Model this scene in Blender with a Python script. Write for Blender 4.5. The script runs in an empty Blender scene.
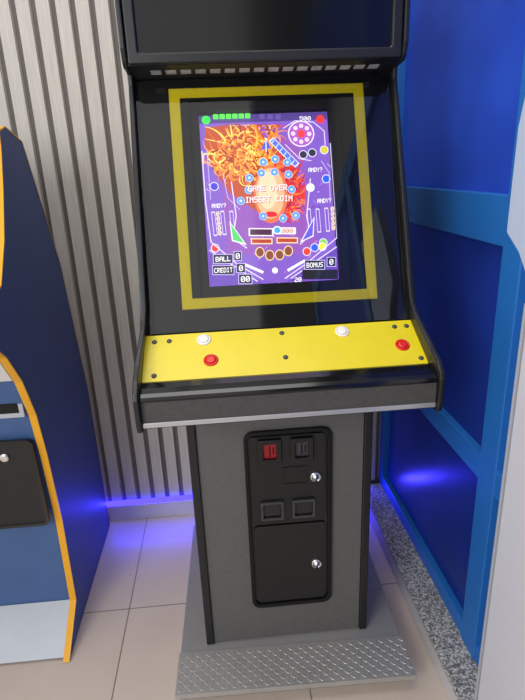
import bpy, bmesh, math, random
from mathutils import Matrix, Vector
random.seed(4)
C = bpy.context.scene.collection
PI = math.pi
def L(c):
    c = c/255.0
    return c/12.92 if c <= .04045 else ((c+.055)/1.055)**2.4
def rgb(r, g, b): return (L(r), L(g), L(b), 1.0)

# ---------------------------------------------------------------- materials
def mat(name, col, rough=.5, metal=0., var=0., vscale=8., stretch=(1,1,1), bump=0., bscale=200., emit=None, es=0., coat=0., spec=.5, speck=None):
    m = bpy.data.materials.new(name); m.use_nodes = True
    nt = m.node_tree; b = nt.nodes['Principled BSDF']
    c = rgb(*col)
    b.inputs['Base Color'].default_value = c
    b.inputs['Roughness'].default_value = rough; b.inputs['Metallic'].default_value = metal
    b.inputs['Coat Weight'].default_value = coat; b.inputs['Specular IOR Level'].default_value = spec
    tc = nt.nodes.new('ShaderNodeTexCoord')
    if var or speck:
        mp = nt.nodes.new('ShaderNodeMapping'); mp.inputs['Scale'].default_value = stretch
        nz = nt.nodes.new('ShaderNodeTexNoise'); nz.inputs['Scale'].default_value = vscale; nz.inputs['Detail'].default_value = 6
        cr = nt.nodes.new('ShaderNodeValToRGB')
        nt.links.new(tc.outputs['Object'], mp.inputs[0]); nt.links.new(mp.outputs[0], nz.inputs[0]); nt.links.new(nz.outputs[0], cr.inputs[0])
        if speck:
            e = cr.color_ramp.elements
            e[0].position = .38; e[0].color = rgb(*speck[0]); e[1].position = .62; e[1].color = rgb(*speck[1])
            x = cr.color_ramp.elements.new(.5); x.color = c
        else:
            e = cr.color_ramp.elements
            e[0].position = .3; e[0].color = tuple(v*(1-var) for v in c[:3])+(1,)
            e[1].position = .7; e[1].color = tuple(min(1, v*(1+var)) for v in c[:3])+(1,)
        nt.links.new(cr.outputs[0], b.inputs['Base Color'])
    if bump:
        n2 = nt.nodes.new('ShaderNodeTexNoise'); n2.inputs['Scale'].default_value = bscale; n2.inputs['Detail'].default_value = 3
        bp = nt.nodes.new('ShaderNodeBump'); bp.inputs['Strength'].default_value = bump; bp.inputs['Distance'].default_value = .002
        nt.links.new(tc.outputs['Object'], n2.inputs[0]); nt.links.new(n2.outputs[0], bp.inputs['Height']); nt.links.new(bp.outputs[0], b.inputs['Normal'])
    if emit:
        b.inputs['Emission Color'].default_value = rgb(*emit); b.inputs['Emission Strength'].default_value = es
    return m
M = {}
M['slat'] = mat('slat_laminate', (190,183,174), .6, var=.10, vscale=14, stretch=(14,14,.6), bump=.05, spec=.3)
M['groove'] = mat('groove_dark', (96,91,86), .7)
M['black'] = mat('black_vinyl', (18,18,19), .4, bump=.06, bscale=400)
M['gloss'] = mat('gloss_black', (10,10,11), .14, coat=.1)
M['matte'] = mat('matte_black', (12,12,13), .6, spec=.3)
M['bezel'] = mat('bezel_black', (15,15,16), .5, spec=.2)
M['char'] = mat('charcoal_laminate', (94,91,89), .55, var=.08, vscale=60, bump=.05, bscale=300)
M['char2'] = mat('charcoal_front', (66,63,61), .6, var=.14, vscale=90, bump=.1, bscale=300)
M['edge'] = mat('edge_black', (22,22,24), .4)
M['yellow'] = mat('yellow_panel', (218,197,8), .33, var=.03, vscale=20, bump=.02)
M['yband'] = mat('yellow_band', (232,214,16), .6, spec=.2)
M['alu'] = mat('aluminium', (200,200,202), .35, metal=.85, var=.05, vscale=30, stretch=(.5,20,20))
M['alusheet'] = mat('platform_sheet', (158,155,152), .5, metal=.3, var=.06, vscale=10)
M['tread'] = mat('tread_metal', (182,179,174), .40, metal=.5, var=.06, vscale=20)
M['chrome'] = mat('chrome', (225,225,225), .15, metal=1)
M['red'] = mat('red_plastic', (210,24,12), .3)
M['white'] = mat('white_plastic', (232,224,216), .35)
M['wpanel'] = mat('white_laminate', (190,190,198), .5, var=.02, vscale=4)
M['wgrey'] = mat('edge_grey', (150,152,160), .5)
M['bracket'] = mat('bracket_grey', (168,182,206), .5)
M['redlamp'] = mat('red_insert', (140,14,22), .3, emit=(190,16,26), es=.10)
M['slotgrey'] = mat('slot_grey', (58,58,60), .4)
M['flap'] = mat('flap_black', (26,26,27), .35)
M['navy'] = mat('navy_side', (50,74,126), .5, var=.05, vscale=6, bump=.03)
M['bluefront'] = mat('blue_front', (62,92,138), .45, var=.05, vscale=8, bump=.03)
M['orange'] = mat('orange_moulding', (230,164,26), .35)
M['silver'] = mat('silver_kick', (180,184,190), .4, metal=.3, var=.04, vscale=10)
M['frame'] = mat('blue_frame', (34,108,186), .45, var=.04, vscale=6)
M['granite'] = mat('granite', (152,150,147), .3, vscale=160, speck=((88,86,84),(208,206,202)))
M['curb'] = mat('curb_white', (198,196,198), .4, var=.03, vscale=30)
M['basebd'] = mat('baseboard_alu', (200,200,206), .35, metal=.3)
M['led'] = mat('led_blue', (30,30,255), .5, emit=(40,32,255), es=9)
M['pale'] = mat('pale_slot', (165,162,158), .6, var=.25, vscale=60)
M['cream'] = mat('cream_label', (220,216,208), .5)

# floor tiles
def floor_mat():
    m = bpy.data.materials.new('floor_tile'); m.use_nodes = True; nt = m.node_tree; b = nt.nodes['Principled BSDF']
    tc = nt.nodes.new('ShaderNodeTexCoord'); mp = nt.nodes.new('ShaderNodeMapping'); mp.inputs['Location'].default_value = (.55,-.25,0)
    br = nt.nodes.new('ShaderNodeTexBrick'); br.offset = 0; br.inputs['Scale'].default_value = 1
    br.inputs['Brick Width'].default_value = .6; br.inputs['Row Height'].default_value = .6
    br.inputs['Mortar Size'].default_value = .0022; br.inputs['Mortar Smooth'].default_value = .1
    br.inputs['Color1'].default_value = rgb(202,186,172); br.inputs['Color2'].default_value = rgb(198,182,168); br.inputs['Mortar'].default_value = rgb(130,115,102)
    nz = nt.nodes.new('ShaderNodeTexNoise'); nz.inputs['Scale'].default_value = 6; nz.inputs['Detail'].default_value = 8
    mx = nt.nodes.new('ShaderNodeMixRGB'); mx.blend_type = 'SOFT_LIGHT'; mx.inputs[0].default_value = .2
    nt.links.new(tc.outputs['Object'], mp.inputs[0]); nt.links.new(mp.outputs[0], br.inputs[0]); nt.links.new(tc.outputs['Object'], nz.inputs[0])
    nt.links.new(br.outputs['Color'], mx.inputs[1]); nt.links.new(nz.outputs[0], mx.inputs[2]); nt.links.new(mx.outputs[0], b.inputs['Base Color'])
    b.inputs['Roughness'].default_value = .3
    return m
M['floor'] = floor_mat()
def pane_mat(name, c1, c2, es, ro=.4):
    m = bpy.data.materials.new(name); m.use_nodes = True; nt = m.node_tree; b = nt.nodes['Principled BSDF']
    tc = nt.nodes.new('ShaderNodeTexCoord'); nz = nt.nodes.new('ShaderNodeTexNoise'); nz.inputs['Scale'].default_value = 2.2; nz.inputs['Detail'].default_value = 2
    cr = nt.nodes.new('ShaderNodeValToRGB'); cr.color_ramp.elements[0].position = .35; cr.color_ramp.elements[1].position = .65
    cr.color_ramp.elements[0].color = rgb(*c1); cr.color_ramp.elements[1].color = rgb(*c2)
    nt.links.new(tc.outputs['Object'], nz.inputs[0]); nt.links.new(nz.outputs[0], cr.inputs[0])
    nt.links.new(cr.outputs[0], b.inputs['Base Color']); nt.links.new(cr.outputs[0], b.inputs['Emission Color'])
    b.inputs['Emission Strength'].default_value = es; b.inputs['Roughness'].default_value = ro; b.inputs['Specular IOR Level'].default_value = .15  # faint uneven emission imitates daylight coming through the film
    return m
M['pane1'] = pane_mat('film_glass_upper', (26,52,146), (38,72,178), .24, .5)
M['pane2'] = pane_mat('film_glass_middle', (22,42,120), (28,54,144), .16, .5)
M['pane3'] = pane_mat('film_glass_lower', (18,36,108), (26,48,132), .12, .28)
def glass_mat():
    m = bpy.data.materials.new('cover_glass'); m.use_nodes = True; nt = m.node_tree; nt.nodes.clear()
    o = nt.nodes.new('ShaderNodeOutputMaterial'); t = nt.nodes.new('ShaderNodeBsdfTransparent'); g = nt.nodes.new('ShaderNodeBsdfGlossy')
    g.inputs['Roughness'].default_value = 0.; t.inputs[0].default_value = (1,1,1,1)
    f = nt.nodes.new('ShaderNodeFresnel'); f.inputs[0].default_value = 1.72; x = nt.nodes.new('ShaderNodeMixShader')
    nt.links.new(f.outputs[0], x.inputs[0]); nt.links.new(t.outputs[0], x.inputs[1]); nt.links.new(g.outputs[0], x.inputs[2]); nt.links.new(x.outputs[0], o.inputs[0])
    return m
M['glass'] = glass_mat()
def screen_mat():
    m = bpy.data.materials.new('screen_glow'); m.use_nodes = True; nt = m.node_tree; b = nt.nodes['Principled BSDF']
    a = nt.nodes.new('ShaderNodeVertexColor'); a.layer_name = 'Col'
    b.inputs['Base Color'].default_value = (.02,.02,.025,1); b.inputs['Roughness'].default_value = .5
    nt.links.new(a.outputs[0], b.inputs['Emission Color']); b.inputs['Emission Strength'].default_value = 1.5
    return m
M['screen'] = screen_mat()

# ---------------------------------------------------------------- mesh builder
class MB:
    def __init__(s, X=None): s.v = []; s.f = []; s.mi = []; s.col = []; s.X = X or Matrix.Identity(4); s.m = 0; s.c = None; s.sm = []
    def add(s, vs, fs, smooth=False):
        n = len(s.v); s.v += [s.X @ Vector(p) for p in vs]
        for f in fs: s.f.append([i+n for i in f]); s.mi.append(s.m); s.col.append(s.c); s.sm.append(smooth)
        return s
    def box(s, a, b):
        x0,y0,z0 = a; x1,y1,z1 = b
        return s.add([(x0,y0,z0),(x1,y0,z0),(x1,y1,z0),(x0,y1,z0),(x0,y0,z1),(x1,y0,z1),(x1,y1,z1),(x0,y1,z1)],
            [(0,3,2,1),(4,5,6,7),(0,1,5,4),(1,2,6,5),(2,3,7,6),(3,0,4,7)])
    def prism_x(s, poly, x0, x1):
        n = len(poly); vs = [(x0,p[0],p[1]) for p in poly]+[(x1,p[0],p[1]) for p in poly]
        fs = [list(range(n))[::-1], list(range(n,2*n))]+[(i,(i+1)%n,(i+1)%n+n,i+n) for i in range(n)]
        return s.add(vs, fs)
    def prism_z(s, poly, z0, z1):
        n = len(poly); vs = [(p[0],p[1],z0) for p in poly]+[(p[0],p[1],z1) for p in poly]
        fs = [list(range(n))[::-1], list(range(n,2*n))]+[(i,(i+1)%n,(i+1)%n+n,i+n) for i in range(n)]
        return s.add(vs, fs)
    def lathe(s, c, prof, n=32):
        vs = []; fs = []
        for r, z in prof: vs += [(c[0]+r*math.cos(2*PI*i/n), c[1]+r*math.sin(2*PI*i/n), z) for i in range(n)]
        for k in range(len(prof)-1): fs += [(k*n+i, k*n+(i+1)%n, (k+1)*n+(i+1)%n, (k+1)*n+i) for i in range(n)]
        fs.append([(len(prof)-1)*n+i for i in range(n)])
        return s.add(vs, fs, True)
    def ring(s, outer, inner, z0, z1):      # frame with hole, matching point counts
        n = len(outer)
        vs = [(*p,z0) for p in outer]+[(*p,z0) for p in inner]+[(*p,z1) for p in outer]+[(*p,z1) for p in inner]
        fs = []
        for i in range(n):
            j = (i+1)%n
            fs += [(2*n+i,2*n+j,3*n+j,3*n+i),(i,n+i,n+j,j),(i,j,2*n+j,2*n+i),(n+i,3*n+i,3*n+j,n+j)]
        return s.add(vs, fs)
    def taper(s):                            # upper housing is a little narrower than the control deck
        for v in s.v:
            k = min(1,max(0,(v.z-1.10)/.10)); v.x *= 1-.036*k
        return s
    def build(s, name, mats, parent=None, bevel=0., seg=2, kind=None, fixn=True):
        org = Vector((0,0,0))
        p = parent
        while p: org += p.location; p = p.parent
        me = bpy.data.meshes.new(name); me.from_pydata([tuple(v-org) for v in s.v], [], s.f)
        for m in (mats if isinstance(mats,(list,tuple)) else [mats]): me.materials.append(M[m])
        for i, pl in enumerate(me.polygons): pl.material_index = s.mi[i]; pl.use_smooth = s.sm[i]
        if any(c is not None for c in s.col):
            at = me.color_attributes.new('Col','FLOAT_COLOR','CORNER')
            for i, pl in enumerate(me.polygons):
                for li in pl.loop_indices: at.data[li].color = s.col[i] or (0,0,0,1)
        elif fixn:
            bm = bmesh.new(); bm.from_mesh(me); bmesh.ops.remove_doubles(bm, verts=bm.verts, dist=1e-6)
            bmesh.ops.recalc_face_normals(bm, faces=bm.faces); bm.to_mesh(me); bm.free()
        me.update()
        o = bpy.data.objects.new(name, me); C.objects.link(o)
        if parent: o.parent = parent
        if bevel:
            b = o.modifiers.new('bevel','BEVEL'); b.width = bevel; b.segments = seg; b.limit_method = 'ANGLE'; b.angle_limit = math.radians(40)
        if kind: o['kind'] = kind
        return o
def rrect(x0, y0, x1, y1, r, n=6):
    p = []
    for cx, cy, a in ((x1-r,y1-r,0),(x0+r,y1-r,PI/2),(x0+r,y0+r,PI),(x1-r,y0+r,1.5*PI)):
        for i in range(n+1):
            t = a+PI/2*i/n; p.append((cx+r*math.cos(t), cy+r*math.sin(t)))
    return p
def plane(origin, u, v):
    u = Vector(u).normalized(); v = Vector(v).normalized(); n = u.cross(v)
    X = Matrix.Identity(4)
    for i in range(3): X[i][0] = u[i]; X[i][1] = v[i]; X[i][2] = n[i]; X[i][3] = origin[i]
    return X
def thing(name, label, cat, loc, group=None):
    o = bpy.data.objects.new(name, None); C.objects.link(o); o.location = loc; o.empty_display_size = .1
    o['label'] = label; o['category'] = cat
    if group: o['group'] = group
    return o
def tag(o, label, cat): o['label'] = label; o['category'] = cat; return o

# ---------------------------------------------------------------- camera
CAM = Vector((-.135,-1.3,1.5)); F = 526.
PITCH, YAW, ROLL = math.radians(19), math.radians(-4.1), math.radians(-2.36)
R = Matrix.Rotation(YAW,3,'Z') @ Matrix.Rotation(PI/2-PITCH,3,'X') @ Matrix.Rotation(ROLL,3,'Z')
cd = bpy.data.cameras.new('camera'); cam = bpy.data.objects.new('camera', cd); C.objects.link(cam)
cam.matrix_world = Matrix.Translation(CAM) @ R.to_4x4()
cd.sensor_fit = 'VERTICAL'; cd.sensor_height = 24; cd.lens = 24*F/700; cd.clip_start = .02
bpy.context.scene.camera = cam
def on_x(px, py, X):      # world (y,z) where a sight line meets the plane x = X
    d = R @ Vector((px-262.5, 350-py, -F)); t = (X-CAM.x)/d.x; p = CAM+d*t
    return (p.y, p.z)

# ---------------------------------------------------------------- setting
WY = .79; WX = .54
MB().box((-2.2,-2.6,-.05),(1.2,1.0,0)).build('floor','floor',kind='structure')
w = MB(); x = -2.0; p = .065
w.m = 1; w.box((-2.0,WY+.015,.0),(.62,WY+.06,2.7))
while x < .60:
    w.m = 0
    w.add([(x,WY+.015,.1),(x+.003,WY,.1),(x+.047,WY,.1),(x+.050,WY+.015,.1),(x,WY+.015,2.7),(x+.003,WY,2.7),(x+.047,WY,2.7),(x+.050,WY+.015,2.7)],
        [(0,1,5,4),(1,2,6,5),(2,3,7,6),(4,5,6,7),(0,3,2,1)])
    x += p
w.build('wall_back',['slat','groove'],kind='structure',fixn=False)
MB().box((-2.0,WY-.012,0),(.45,WY+.018,.080)).build('baseboard_back','basebd',bevel=.002,kind='structure')
tag(MB().box((-2.0,WY-.014,.082),(.45,WY-.001,.102)).build('led_strip','led'),'thin glowing blue light strip running along the slatted wall above its metal skirting','light strip')
# curb and window wall
MB().box((.45,-2.4,0),(.75,WY-.015,.07)).build('trim_1','curb',kind='structure',bevel=.002)
MB().box((.445,-2.4,.0705),(.75,WY-.015,.09)).build('trim_2','granite',kind='structure',bevel=.003)
win = bpy.data.objects.new('window_1', None); C.objects.link(win); win.location = (WX,0,.09); win['kind'] = 'structure'
f = MB()
x0, x1 = WX, WX+.06
f.box((x0,-2.4,.0905),(x1,WY-.001,.145)); f.box((x0,-2.4,.66),(x1,WY-.001,.735)); f.box((x0,-2.4,1.30),(x1,WY-.001,1.42)); f.box((x0,-2.4,2.35),(x1,WY-.001,2.45))
for a, b in ((WY-.05,WY-.001),(-.17,-.085),(-1.15,-1.07),(-2.4,-2.33)): f.box((x0-.004,a,.0905),(x1+.004,b,2.45))
f.build('window_frame','frame',win,bevel=.003)
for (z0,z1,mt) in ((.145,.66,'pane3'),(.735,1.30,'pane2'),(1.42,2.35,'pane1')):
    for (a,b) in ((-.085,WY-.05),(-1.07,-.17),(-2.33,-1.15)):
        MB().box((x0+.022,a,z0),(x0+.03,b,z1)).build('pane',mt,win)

# ---------------------------------------------------------------- platform
pf = thing('platform','low silver metal platform with diamond tread front edge under the black cabinet','platform',(0,.2,0))
MB().box((-.335,-.135,.0),(.365,.60,.070)).build('base_box','alusheet',pf,bevel=.003)
t = MB(); t.box((-.338,-.176,.057),(.370,-.0355,.0735))
def loz(tb, cx, cy, ang, l=.0102, w_=.0024, h=.0016):
    c, s_ = math.cos(ang), math.sin(ang)
    pts = [(l,0),(l*.35,w_),(-l*.35,w_),(-l,0),(-l*.35,-w_),(l*.35,-w_)]
    q = [(cx+a*c-b*s_, cy+a*s_+b*c) for a,b in pts]
    q2 = [(cx+(a*c-b*s_)*.7, cy+(a*s_+b*c)*.7) for a,b in pts]
    n = 6
    tb.add([(*a,0) for a in q]+[(*a,h) for a in q2],[list(range(6,12))]+[(i,(i+1)%n,(i+1)%n+n,i+n) for i in range(n)])
t.X = plane((0,-.176,.0737),(1,0,0),(0,1,0))
for j in range(8):
    for i in range(44):
        loz(t, -.329+i*.0160, .013+j*.0160, PI/4 if (i+j)%2 else -PI/4)
t.build('tread_plate','tread',pf,fixn=False)
pf.rotation_euler.z = math.radians(-1.5)

# ---------------------------------------------------------------- main cabinet
HW = .328
ac = thing('arcade_cabinet','black and charcoal upright arcade cabinet with yellow control panel and lit pinball screen','arcade machine',(0,.2,.0735))
# pedestal
MB().box((-.2575,.006,.0735),(.2575,.46,.955)).build('pedestal','matte',ac)
MB().box((-.234,.0,.076),(.234,.0055,.955)).build('front_panel','char',ac)
for s in (-1,1):
    a, b = sorted((s*.235,s*.2585))
    MB().box((a,-.008,.0738),(b,.0055,.955)).build('corner_trim','edge',ac,bevel=.003)
# coin door
cdX = plane((.018,-.0005,0),(1,0,0),(0,0,1))
cp = MB(cdX).ring(rrect(-.124,.205,.124,.818,.028),rrect(-.112,.217,.112,.806,.017),0,.012).build('coin_door','matte',ac,bevel=.003)
MB(cdX).prism_z(rrect(-.1115,.2175,.1115,.8055,.017),0,.003).build('door_backing','gloss',cp)
lo = MB(cdX).prism_z(rrect(-.107,.224,.107,.505,.012),.003,.0085).build('lower_door','black',cp,bevel=.002)
up = MB(cdX).prism_z(rrect(-.107,.521,.107,.80,.012),.003,.0085).build('upper_door','black',cp,bevel=.002)
for (lx,lz) in ((.077,.662),(.078,.357)):
    k = MB(plane((.018+lx,-.0091,lz),(1,0,0),(0,0,1)))
    k.lathe((0,0),[(.0165,0),(.0165,.003),(.014,.006),(.0115,.006),(.0115,.004),(.008,.004),(.0075,.010)],28)
    k.m = 1; k.box((-.0012,-.005,.0101),(.0012,.005,.0106)); k.box((-.003,-.015,.006),(.003,-.011,.009))
    k.build('lock',['chrome','matte'],cp)
for i,(lx,mt) in enumerate(((-.052,'redlamp'),(.038,'slotgrey'))):
    k = MB(cdX); k.ring(rrect(lx-.033,.718,lx+.033,.794,.004),rrect(lx-.018,.733,lx+.018,.779,.002),.0086,.0185); k.build('coin_slot','gloss',cp,bevel=.0025)
    k = MB(cdX); k.prism_z(rrect(lx-.0175,.7335,lx+.0175,.7785,.003),.0086,.0100); k.m = 1; k.box((lx-.002,.738,.0101),(lx+.002,.772,.0106)); k.box((lx+.008,.745,.0101),(lx+.012,.768,.0106))
    o = k.build('coin_insert',[mt,'matte'],cp)
    o['label'] = 'red lit coin insert' if i == 0 else 'grey coin insert'
for lx in (-.051,.041):
    k = MB(cdX); k.ring(rrect(lx-.034,.530,lx+.034,.592,.005),rrect(lx-.026,.538,lx+.026,.584,.003),.0086,.0180); k.build('coin_return','slotgrey',cp,bevel=.0025)
    k = MB(cdX); k.prism_z(rrect(lx-.0255,.5385,lx+.0255,.5835,.003),.0086,.0095); k.m = 1; k.add([(lx-.02,.578,.0096),(lx+.02,.578,.0096),(lx+.02,.545,.0145),(lx-.02,.545,.0145)],[(0,3,2,1)]); k.build('return_flap',['gloss','flap'],cp,fixn=False)
MB(cdX).ring(rrect(-.02,.640,.055,.70,.004),rrect(-.014,.646,.049,.694,.003),.0086,.0108).build('plate_frame','gloss',cp)

# upper body
CPB = Vector((0,-.075,1.131)); CPF = Vector((0,-.194,1.0595))
BB = Vector((0,-.066,1.131)); BT = Vector((0,.144,1.713))
body = [(-.235,.978),(-.195,1.040),(-.01,1.118),(.01,1.20),(.235,1.70),(.235,1.985),(.50,1.985),(.50,1.2),(.50,1.1),(.50,.958),(-.22,.958)]
MB().prism_x(body,-HW,HW).taper().build('body_shell','matte',ac)
wing = [(-.262,.985),(-.256,.966),(-.24,.962),(.50,.955),(.51,.965),(.51,1.10),(.51,1.20),(.51,1.99),(.50,2.0),(.05,2.0),(.045,1.99),(.043,1.765),(.052,1.740),(.064,1.728),(.115,1.724),(.116,1.70),(-.078,1.20),(-.088,1.172),(-.10,1.155),(-.195,1.100),(-.235,1.082),(-.258,1.060),(-.264,1.045)]
for s in (-1,1):
    a, b = sorted((s*(HW+.001),s*(HW+.013)))
    MB().prism_x(wing,a,b).taper().build('side_panel','edge',ac,bevel=.003,seg=3)
# control panel
v = (CPB-CPF); cpl = v.length; cX = plane(CPF,(1,0,0),v); slope = v.z/v.y
pn = MB(cX).box((-HW,0,-.004),(HW,cpl,0)).build('control_panel','yellow',ac)
pr = [(-.1945,1.045),(-.1945,1.0605),(-.205,1.0615),(-.225,1.0575),(-.240,1.051),(-.2475,1.045),(-.250,1.039),(-.2495,1.034),(-.240,1.034)]
MB().prism_x(pr,-HW,HW).build('front_rail','gloss',ac,bevel=.0015)
MB().box((-HW,-.2485,.986),(HW,-.2405,1.0335)).build('front_fascia','char2',ac,bevel=.001)
MB().box((-HW,-.2505,.974),(HW,-.2385,.9855)).build('metal_strip','alu',ac,bevel=.001)
def cpt(x_, y_): return (cX.inverted() @ Vector((x_,y_,CPF.z+(y_-CPF.y)*slope)))[:2]
def button(x_, y_, cap, ringc, lab):
    px_, py_ = cpt(x_, y_)
    b = MB(cX).lathe((px_,py_),[(.0172,0.0002),(.0172,.0018),(.0155,.0032),(.0125,.0034),(.0125,.002),(.0001,.002)]).build('button',ringc,ac)
    b['label'] = lab
    MB(cX).lathe((px_,py_),[(.0116,.0021),(.0116,.0045),(.0105,.0058),(.005,.0054),(.001,.0052)]).build('plunger',cap,b)
button(-.188,-.095,'white','white','white push button'); button(.147,-.096,'white','white','white push button')
button(-.173,-.150,'red','red','red push button'); button(.282,-.143,'red','red','red push button')
for (sx,sy) in ((-.305,-.093),(-.270,-.093),(.0,-.090),(.0,-.155),(-.302,-.180),(.278,-.092),(.308,-.092),(.315,-.180)):
    px_, py_ = cpt(sx, sy); MB(cX).lathe((px_,py_),[(.0062,.0002),(.0058,.002),(.003,.0032)],16).build('bolt','slotgrey',ac)

# bezel
HB = HW*(1-.036)
v = BT-BB; bl = v.length; bX = plane(BB,(1,0,0),v)
OP = rrect(-.19,.085,.185,.565,.004); OUT = rrect(-HB-.008,0,HB+.008,bl,.002)
bz = MB(bX).ring(OUT,OP,-.010,0).build('bezel','bezel',ac)
yo = rrect(-.236,.056,.247,.597,.001); yi = rrect(-.2105,.0815,.2215,.5735,.001)
MB(bX).ring(yo,yi,.0003,.0008).build('yellow_border','yband',bz)
k = MB(bX); k.ring(OP,rrect(-.170,.109,.161,.546,.006),-.034,-.0105); k.build('monitor_surround','matte',bz)
MB(bX).add([(-HB,.001,.004),(HB,.001,.004),(HB,bl-.003,.004),(-HB,bl-.003,.004)],[(0,1,2,3)]).build('glass_cover','glass',ac,fixn=False)

# screen : content is mapped from its layout grid to the tube face
SX0, SX1, SY0, SY1 = -.1675,.1585,.113,.5435; SZ = -.032
def P(x_, y_):
    r = (y_-(114-.055*(x_-202)))/170.; s_ = (x_-(202+5*r))/(126+7*r)
    return (SX0+(SX1-SX0)*s_, SY1-(SY1-SY0)*r)
sc = MB(bX); lay = [0]
def col(c): sc.c = rgb(*c); lay[0] += 1; return SZ+lay[0]*.000010
def poly(pts, c):
    z = col(c); sc.add([(*P(a,b),z) for a,b in pts],[tuple(range(len(pts)))])
def ell(cx, cy, rx, ry, c, n=20, a0=0):
    poly([(cx+rx*math.cos(2*PI*i/n+a0), cy-ry*math.sin(2*PI*i/n+a0)) for i in range(n)][::-1], c)
def rect(x0, y0, x1, y1, c): poly([(x0,y1),(x1,y1),(x1,y0),(x0,y0)], c)
def line(pts, wd, c):
    for (a,b),(d,e) in zip(pts[:-1],pts[1:]):
        l = math.hypot(d-a,e-b) or 1; nx, ny = -(e-b)/l*wd/2, (d-a)/l*wd/2
        poly([(a+nx,b+ny),(d+nx,e+ny),(d-nx,e-ny),(a-nx,b-ny)], c)
FONT = {'A':'01110 10001 10001 11111 10001 10001 10001','B':'11110 10001 10001 11110 10001 10001 11110','C':'01111 10000 10000 10000 10000 10000 01111',
'D':'11110 10001 10001 10001 10001 10001 11110','E':'11111 10000 10000 11110 10000 10000 11111','G':'01111 10000 10000 10111 10001 10001 01111',
'I':'01110 00100 00100 00100 00100 00100 01110','L':'10000 10000 10000 10000 10000 10000 11111','M':'10001 11011 10101 10101 10001 10001 10001',
'N':'10001 11001 10101 10011 10001 10001 10001','O':'01110 10001 10001 10001 10001 10001 01110','R':'11110 10001 10001 11110 10100 10010 10001',
'S':'01111 10000 10000 01110 00001 00001 11110','T':'11111 00100 00100 00100 00100 00100 00100','U':'10001 10001 10001 10001 10001 10001 01110',
'V':'10001 10001 10001 10001 01010 01010 00100','Y':'10001 10001 01010 00100 00100 00100 00100','K':'10001 10010 10100 11000 10100 10010 10001',
'0':'01110 10001 10011 10101 11001 10001 01110','2':'01110 10001 00001 00110 01000 10000 11111','5':'11111 10000 11110 00001 00001 10001 01110','?':'01110 10001 00001 00110 00100 00000 00100'}
def text(s_, cx, cy, h, c, wid, e=.1):
    z = col(c); ph = h/7.; pw = wid/(len(s_)*6-1.); x0_ = cx-wid/2.; y0_ = cy-h/2.
    for k_, ch in enumerate(s_):
        if ch == ' ': continue
        for r_, row in enumerate(FONT[ch].split()):
            c_ = 0
            while c_ < 5:
                if row[c_] == '1':
                    d_ = c_
                    while d_ < 5 and row[d_] == '1': d_ += 1
                    xa = x0_+(k_*6+c_)*pw; xb = x0_+(k_*6+d_)*pw+e*pw; ya = y0_+r_*ph; yb_ = ya+ph*(1+e)
                    q = [(xa,yb_),(xb,yb_),(xb,ya),(xa,ya)]
                    sc.add([(*P(a,b-.05*(a-cx)),z) for a,b in q],[(0,1,2,3)]); c_ = d_
                else: c_ += 1
def obox(x0, y0, x1, y1): rect(x0-.6,y0-.6,x1+.6,y1+.6,(200,190,240)); rect(x0,y0,x1,y1,(26,20,60))
PUR = (120,82,184); LN = (212,204,242)
sc.c = rgb(*PUR); sc.add([(SX0,SY0,SZ),(SX1,SY0,SZ),(SX1,SY1,SZ),(SX0,SY1,SZ)],[(0,1,2,3)])
poly([(202,122),(328,115),(328,107),(202,114)],(74,54,128))
poly([(222,150),(300,130),(318,250),(225,252)],(136,78,170))
for i in range(90):      # small printed flecks over the playfield
    a_, b_ = random.uniform(206,334), random.uniform(150,280); line([(a_,b_),(a_+random.uniform(-4,4),b_+random.uniform(-4,4))],.8,random.choice([(150,120,220),(190,170,240),(84,50,150),(200,120,200)]))
# abstract flame-coloured swirls round a plain warm oval
poly([(256,208),(244,200),(230,190),(214,166),(207,142),(208,126),(226,123),(240,124),(256,123),(264,132),(276,144),(290,154),(299,170),(299,192),(290,210)],(178,70,30))
def curl(x_, y_, a, n, step, turn, wd, c):
    pts = [(x_,y_)]
    for i in range(n):
        a += turn; x_ += step*math.cos(a); y_ -= step*math.sin(a)
        x_ = min(max(x_,205.5),305); y_ = min(max(y_,122.5),220); pts.append((x_,y_))
    z = col(c); m_ = len(pts); L_, R_ = [], []
    for i,(a_,b_) in enumerate(pts):
        p_, q_ = pts[max(0,i-1)], pts[min(m_-1,i+1)]; l = math.hypot(q_[0]-p_[0],q_[1]-p_[1]) or 1
        w__ = wd*(1-i/(m_-1)*.8)/2; nx, ny = -(q_[1]-p_[1])/l*w__, (q_[0]-p_[0])/l*w__
        L_.append((a_+nx,b_+ny)); R_.append((a_-nx,b_-ny))
    for i in range(m_-1): sc.add([(*P(*q),z) for q in (L_[i],L_[i+1],R_[i+1],R_[i])],[(0,1,2,3)])
cols_l = [(230,136,40),(246,186,70),(214,92,30),(242,214,100),(176,62,26),(226,120,44),(250,158,56),(150,46,24)]
for i in range(340):
    a = random.uniform(1.35,2.85); r0 = random.uniform(10,58)
    curl(266+r0*math.cos(a), 180-r0*math.sin(a)*.95, a+random.uniform(-.8,.8), random.randint(6,10), random.uniform(1.8,2.8), random.uniform(-.55,.55), random.uniform(1.4,2.4), random.choice(cols_l))
for i in range(170):
    a = random.uniform(-1.2,1.5); r0 = random.uniform(14,31)
    curl(272+r0*math.cos(a), 186-r0*math.sin(a), a+random.uniform(-.8,.8), 6, random.uniform(1.6,2.4), random.uniform(-.5,.5), 2.2, random.choice([(214,40,36),(232,84,36),(160,24,60),(240,120,56),(196,24,44)]))
ell(271,192,17,29,(232,112,70)); ell(270.5,191,14.5,25.5,(248,176,132)); ell(268,188,9.5,19,(252,204,168))
ell(271,212,6.5,2.8,(230,26,38))
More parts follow.
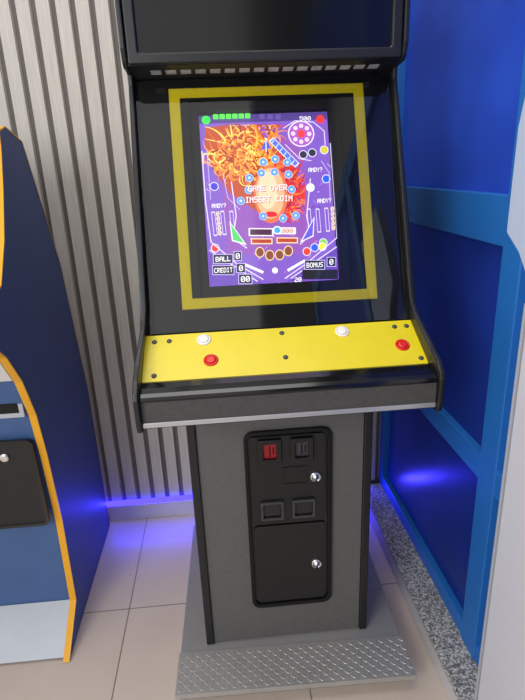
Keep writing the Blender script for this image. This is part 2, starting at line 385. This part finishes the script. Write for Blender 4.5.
# scores and lamps
for i in range(6): rect(216+i*6.2,113-.3*i,221+i*6.2,118-.3*i,(80,230,70))
ell(209,119,4.2,4.2,(40,225,70)); ell(321,116,4.2,4.2,(230,50,50)); text('500',306,115.5,4.2,(235,235,245),11)
for i in range(3): rect(261+i*8,112,266+i*8,117,(96,76,156))
ell(302,131,13.2,13.2,(226,220,244)); ell(302,131,12,12,(160,90,184))
for i in range(8): ell(302+8*math.cos(i*PI/4),131+8*math.sin(i*PI/4),2.2,2.2,(240,200,230))
ell(302,131,4,4,(235,60,70)); 
line([(284,126),(296,118),(314,119),(325,128),(326,142)],.9,LN); line([(286,142),(300,156),(312,158)],.9,LN)
line([(272,137),(298,163)],6,(205,215,245)); line([(273,138),(297,162)],4.4,(80,110,225))
for i in range(6): line([(275+i*4,138+i*4),(272+i*4,142+i*4)],.8,(220,230,250))
for (a,b) in ((264,160),(276,157),(288,160),(262,171),(275,170),(289,172),(250,176),(249,188),(292,187),(263,214),(296,213),(283,216),(241,199)):
    ell(a,b,4.1,4.1,(170,200,240),12); ell(a,b,3.4,3.4,(84,144,222),12); ell(a,b,1.5,1.5,(190,225,250),8)
poly([(267,137),(262,148),(272,146)],(60,90,220)); line([(267,136),(267,150)],1,(220,230,250))
for (a,b,c) in ((304,152,(40,40,60)),(313,150,(40,40,60)),(325,147,(200,190,40)),(327,176,(20,90,230)),(214,246,(235,50,40)),(215,185,(60,50,200)),(311,185,(235,235,245)),(324,240,(120,200,60)),(307,249,(230,60,50)),(315,245,(40,90,220)),(323,244,(240,220,60))):
    ell(a,b,4.4,4.4,(215,212,240)); ell(a,b,3.6,3.6,c)
for (a,b) in ((316,167),(219,204),(325,198)): text('ANDY?',a,b,4.2,(250,250,240),14)
for (a,b) in ((213,210),(222,209),(231,209),(309,206),(318,206),(327,205)):
    line([(a,b),(a+2,b+24)],3.8,(214,208,242)); line([(a+.1,b+1.2),(a+1.9,b+22.8)],2.7,PUR)
for i in range(5):
    text('0',217.5+.4*i,212+i*4.8,4.2,(255,228,170),3.2,.2); text('0',333.2+.3*i,206+i*4.8,4.2,(255,228,170),3.2,.2)
line([(204,150),(206,200),(210,240),(236,262),(262,277)],1.1,LN); line([(331,140),(335,190),(338,235),(305,262),(284,276)],1.1,LN)
line([(209,150),(211,198)],.8,(180,168,232)); line([(322,158),(330,170),(331,196)],.8,(180,168,232)); line([(224,172),(228,196),(240,208)],.8,(180,168,232))
line([(232,180),(236,214),(232,236),(246,246)],1.1,LN); line([(311,176),(307,214),(311,232),(300,242)],1.1,LN)
poly([(229,219),(231,239),(246,243)],(225,222,245)); poly([(230.3,222),(232.2,238),(243.5,241)],(80,195,100))
poly([(315,214),(314,234),(300,240)],(225,222,245)); poly([(314,217),(313,233),(302.5,238)],(100,84,205))
rect(248,226,273,234,(225,215,225)); rect(249.5,227.2,271.5,232.8,(70,30,60)); rect(275,225,296,232,(225,215,225)); text('000',287,228.5,4.2,(190,120,20),12)
rect(250,236,272,242,(228,200,160)); rect(251.2,237.2,270.8,240.8,(176,60,30)); rect(276,235,298,241,(228,200,160)); rect(277.2,236.2,296.8,239.8,(176,60,30))
ell(277,228,4.6,4.2,(220,235,250)); ell(277,228,3.1,3,(60,160,220)); 
for (a,b) in ((259,250),(269,253),(279,252.5),(288,248.5)): ell(a,b,4.8,5.4,(230,200,150)); ell(a,b,3.8,4.4,(128,70,40))
line([(243,262),(262,270)],2.6,(240,240,250)); line([(305,258),(287,268)],2.6,(240,240,250)); ell(274,268,3,3,(235,235,240))
poly([(207,250),(207,284),(262,281)],(98,62,168)); poly([(338,245),(340,276),(286,279)],(98,62,168))
line([(208,248),(256,279)],1.1,LN); line([(338,244),(290,276)],1.1,LN)
obox(212,252.5,231,261); text('BALL',221.5,256.8,4.8,(250,250,250),15); obox(233,249.5,240,258); text('0',236.4,253.8,5.4,(250,250,250),4)
obox(211,263.5,232,272); text('CREDIT',221.5,267.8,4.6,(250,250,250),18.5); obox(235,261.5,243.5,270); text('0',239.3,265.8,5.4,(250,250,250),4); obox(237,272,250,281); text('00',243.5,276.5,5.4,(250,250,250),9)
rect(302,267,339,276.6,(6,6,14))
obox(305,258,325,266.5); text('BONUS',315,262.3,4.8,(250,250,250),17); obox(328,255,336.5,263.5); text('0',332.2,259.3,5.4,(250,250,250),4)
text('20',297.5,277,4.4,(250,250,250),7)
text('GAME OVER',268.5,186.5,5.8,(110,24,50),39,.3); text('INSERT COIN',269.5,197.5,5.8,(110,24,50),47,.3)
text('GAME OVER',268,186,5.8,(255,238,242),39,.2); text('INSERT COIN',269,197,5.8,(255,238,242),47,.2)
sc.build('screen','screen',ac)

# marquee + vent strip
mq = MB().box((-HB,.058,1.732),(HB,.11,1.985)).build('marquee','gloss',ac,bevel=.002)
mX = plane((0,.0578,1.732),(1,0,0),(0,0,1))
MB(mX).ring(rrect(-HB+.001,.001,HB-.001,.252,.006),rrect(-HB+.026,.024,HB-.026,.229,.006),0,.010).build('marquee_border','edge',mq,bevel=.005,seg=3)
vp0 = Vector((0,.058,1.7315)); vp1 = Vector((0,.143,1.7145))
vX = plane(vp0,(-1,0,0),vp1-vp0); vl = (vp1-vp0).length
k = MB(vX); k.box((-HB,0,-.004),(HB,vl,0)); k.m = 1
for i in range(16):
    cx = -.262+i*.0347; k.box((cx-.0122,.030,.0),(cx+.0122,.052,.0008))
k.build('vent_strip',['black','pale'],ac)

# ---------------------------------------------------------------- neighbouring blue cabinet
LX = -.712
px_prof = [(76,600),(62,520),(47,455),(36,415),(22,382),(6,358),(-12,344),(-45,334),(-52,326),(-50,314),(-36,306),(-8,301),(1,285),(4,240),(3,190),(1,150),(-1,130),(5,126),(22,141),(60,262),(92,385)]
prof = [(on_x(68,656,LX)[0],.004)]+[on_x(a,b,LX) for a,b in px_prof]
yb = .745
prof += [(yb,.60),(yb,.004)]
prof = [(min(a,yb),b) for a,b in prof]
nb = thing('arcade_cabinet','navy blue arcade cabinet with orange edge moulding and silver kick plate, by the slatted wall','arcade machine',(-1.02,.4,0))
def inset(poly, d):
    n = len(poly); area = sum(poly[i][0]*poly[(i+1)%n][1]-poly[(i+1)%n][0]*poly[i][1] for i in range(n)); sg = 1 if area > 0 else -1
    out = []
    for i in range(n):
        a, b, c = Vector(poly[i-1]), Vector(poly[i]), Vector(poly[(i+1)%n])
        e1 = (b-a).normalized(); e2 = (c-b).normalized(); n1 = Vector((-e1.y,e1.x))*sg; n2 = Vector((-e2.y,e2.x))*sg
        m = (n1+n2).normalized(); k_ = d/max(.5,m.dot(n1)); out.append(tuple(b+m*k_))
    return out
RX = -1.33
ins = inset(prof,.008)
b_ = MB(); b_.prism_x(ins,RX+.02,LX-.0205); b_.build('body_shell','bluefront',nb)
for (a,b) in ((LX-.02,LX-.0005),(RX,RX+.0195)):
    sp = MB().prism_x(inset(prof,.0015),a,b).build('side_panel','navy',nb)
    e = MB(); n = len(prof); q = prof; qi = inset(prof,.0014)
    vs = []; fs = []
    for xx, pp in ((a-.001,qi),(a-.001,q),(b+.001,q),(b+.001,inset(prof,.004))): vs += [(xx,*r_) for r_ in pp]
    for kx in range(3): fs += [(kx*n+i,kx*n+(i+1)%n,(kx+1)*n+(i+1)%n,(kx+1)*n+i) for i in range(n-1)]
    e.add(vs,fs); e.build('edge_moulding','orange',sp)
# front fittings, placed on the sloping front
pA, pB = Vector((0,*ins[1])), Vector((0,*ins[4]))
fX = plane((0,pA.y,pA.z),(1,0,0),pB-pA)
def fv(z): return (z-pA.z)/((pB-pA).normalized().z)
off = .006
k = MB(fX); k.prism_z(rrect(-1.01,fv(.44),-.740,fv(.755),.02),0,off+.004); cdn = k.build('coin_door','black',nb,bevel=.002)
MB(fX).ring(rrect(-1.01,fv(.44),-.740,fv(.755),.02),rrect(-1.0,fv(.45),-.75,fv(.745),.014),off+.0041,off+.008).build('door_rim','gloss',cdn)
k = MB(plane(fX @ Vector((-.83,fv(.70),off+.0045)),(1,0,0),pB-pA)); k.lathe((0,0),[(.015,0),(.015,.003),(.012,.006),(.006,.007)]); k.build('lock','chrome',cdn)
k = MB(fX); k.prism_z(rrect(-1.05,fv(.835),-.742,fv(.912),.004),0,off+.009); k.m = 1; k.box((-.92,fv(.850),off+.0091),(-.755,fv(.895),off+.0105)); k.build('ticket_slot',['silver','matte'],nb)
pC, pD = Vector((0,*ins[5])), Vector((0,*ins[6]))
gX = plane((0,pC.y,pC.z),(1,0,0),pD-pC); gl = (pD-pC).length
MB(gX).box((-1.1,.004,.0),(-.738,gl-.002,.004)).build('front_ledge','cream',nb)
pE, pF = Vector((0,*ins[0])), Vector((0,*ins[1]))
MB(plane((0,pE.y,pE.z),(1,0,0),pF-pE)).box((RX+.021,.0,0),(LX-.021,(pF-pE).length,.005)).build('kick_plate','silver',nb)

# ---------------------------------------------------------------- white foreground panel
wp = thing('display_panel','white upright panel with grey edge standing in the right foreground','panel',(.41,-.62,0))
MB().box((.388,-.80,.012),(.432,-.456,1.262)).build('board','wpanel',wp,bevel=.004)
MB().box((.384,-.4555,.012),(.436,-.450,1.262)).build('edge_strip','wgrey',wp,bevel=.002)
MB().box((.384,-.80,0),(.436,-.45,.0115)).build('foot','wgrey',wp)
k = MB(); k.prism_x([(-.60,1.2625),(-.46,1.2625),(-.39,1.34),(-.342,1.37),(-.342,1.55),(-.37,1.68),(-.60,1.68)],.398,.424); k.build('top_bracket','bracket',wp,bevel=.003)

# ---------------------------------------------------------------- light
W = bpy.data.worlds.new('world'); bpy.context.scene.world = W; W.use_nodes = True
nt = W.node_tree; bg = nt.nodes['Background']; bg.inputs[0].default_value = (1,.99,.99,1)
# bright surroundings, with a dark band added for the cover glass to reflect
tc = nt.nodes.new('ShaderNodeTexCoord'); sp = nt.nodes.new('ShaderNodeSeparateXYZ'); nt.links.new(tc.outputs['Generated'], sp.inputs[0])
cr = nt.nodes.new('ShaderNodeValToRGB'); mr = nt.nodes.new('ShaderNodeMapRange'); mr.inputs['From Min'].default_value = -1; mr.inputs['From Max'].default_value = 1
nt.links.new(sp.outputs[0], mr.inputs[0]); nt.links.new(mr.outputs[0], cr.inputs[0])
e = cr.color_ramp.elements; e[0].position = 0; e[0].color = (.8,.8,.8,1); e[1].position = .533; e[1].color = (.9,.9,.9,1)
for p_, v_ in ((.536,.12),(.600,.10),(.608,.4),(.72,.8),(1.,.8)):
    q_ = cr.color_ramp.elements.new(p_); q_.color = (v_,v_,v_,1)
nt.links.new(cr.outputs[0], bg.inputs[1])
def area(name, loc, target, size, energy, col_=(1,1,1), sy=None):
    l = bpy.data.lights.new(name,'AREA'); l.energy = energy; l.color = col_; l.size = size
    if sy: l.shape = 'RECTANGLE'; l.size_y = sy
    o = bpy.data.objects.new(name,l); C.objects.link(o); o.location = loc
    o.rotation_euler = (Vector(target)-Vector(loc)).to_track_quat('-Z','Y').to_euler()
area('ceiling_light',(-.3,-.5,3.6),(-.2,-.1,0),1.6,34,(1,.98,.95))
area('fill_light',(-1.7,-2.4,2.0),(.0,.1,1.1),1.2,46,(.98,.99,1))  # added soft fill from the front left, brightens the bezel and pedestal
area('led_glow_left',(-.55,WY-.03,.11),(-.55,.2,.05),.9,1.6,(.05,.04,1),.02)
area('led_glow_right',(.40,WY-.03,.11),(.43,.2,.0),.12,.9,(.05,.04,1),.03)
vs_ = bpy.context.scene.view_settings; vs_.view_transform = 'Standard'
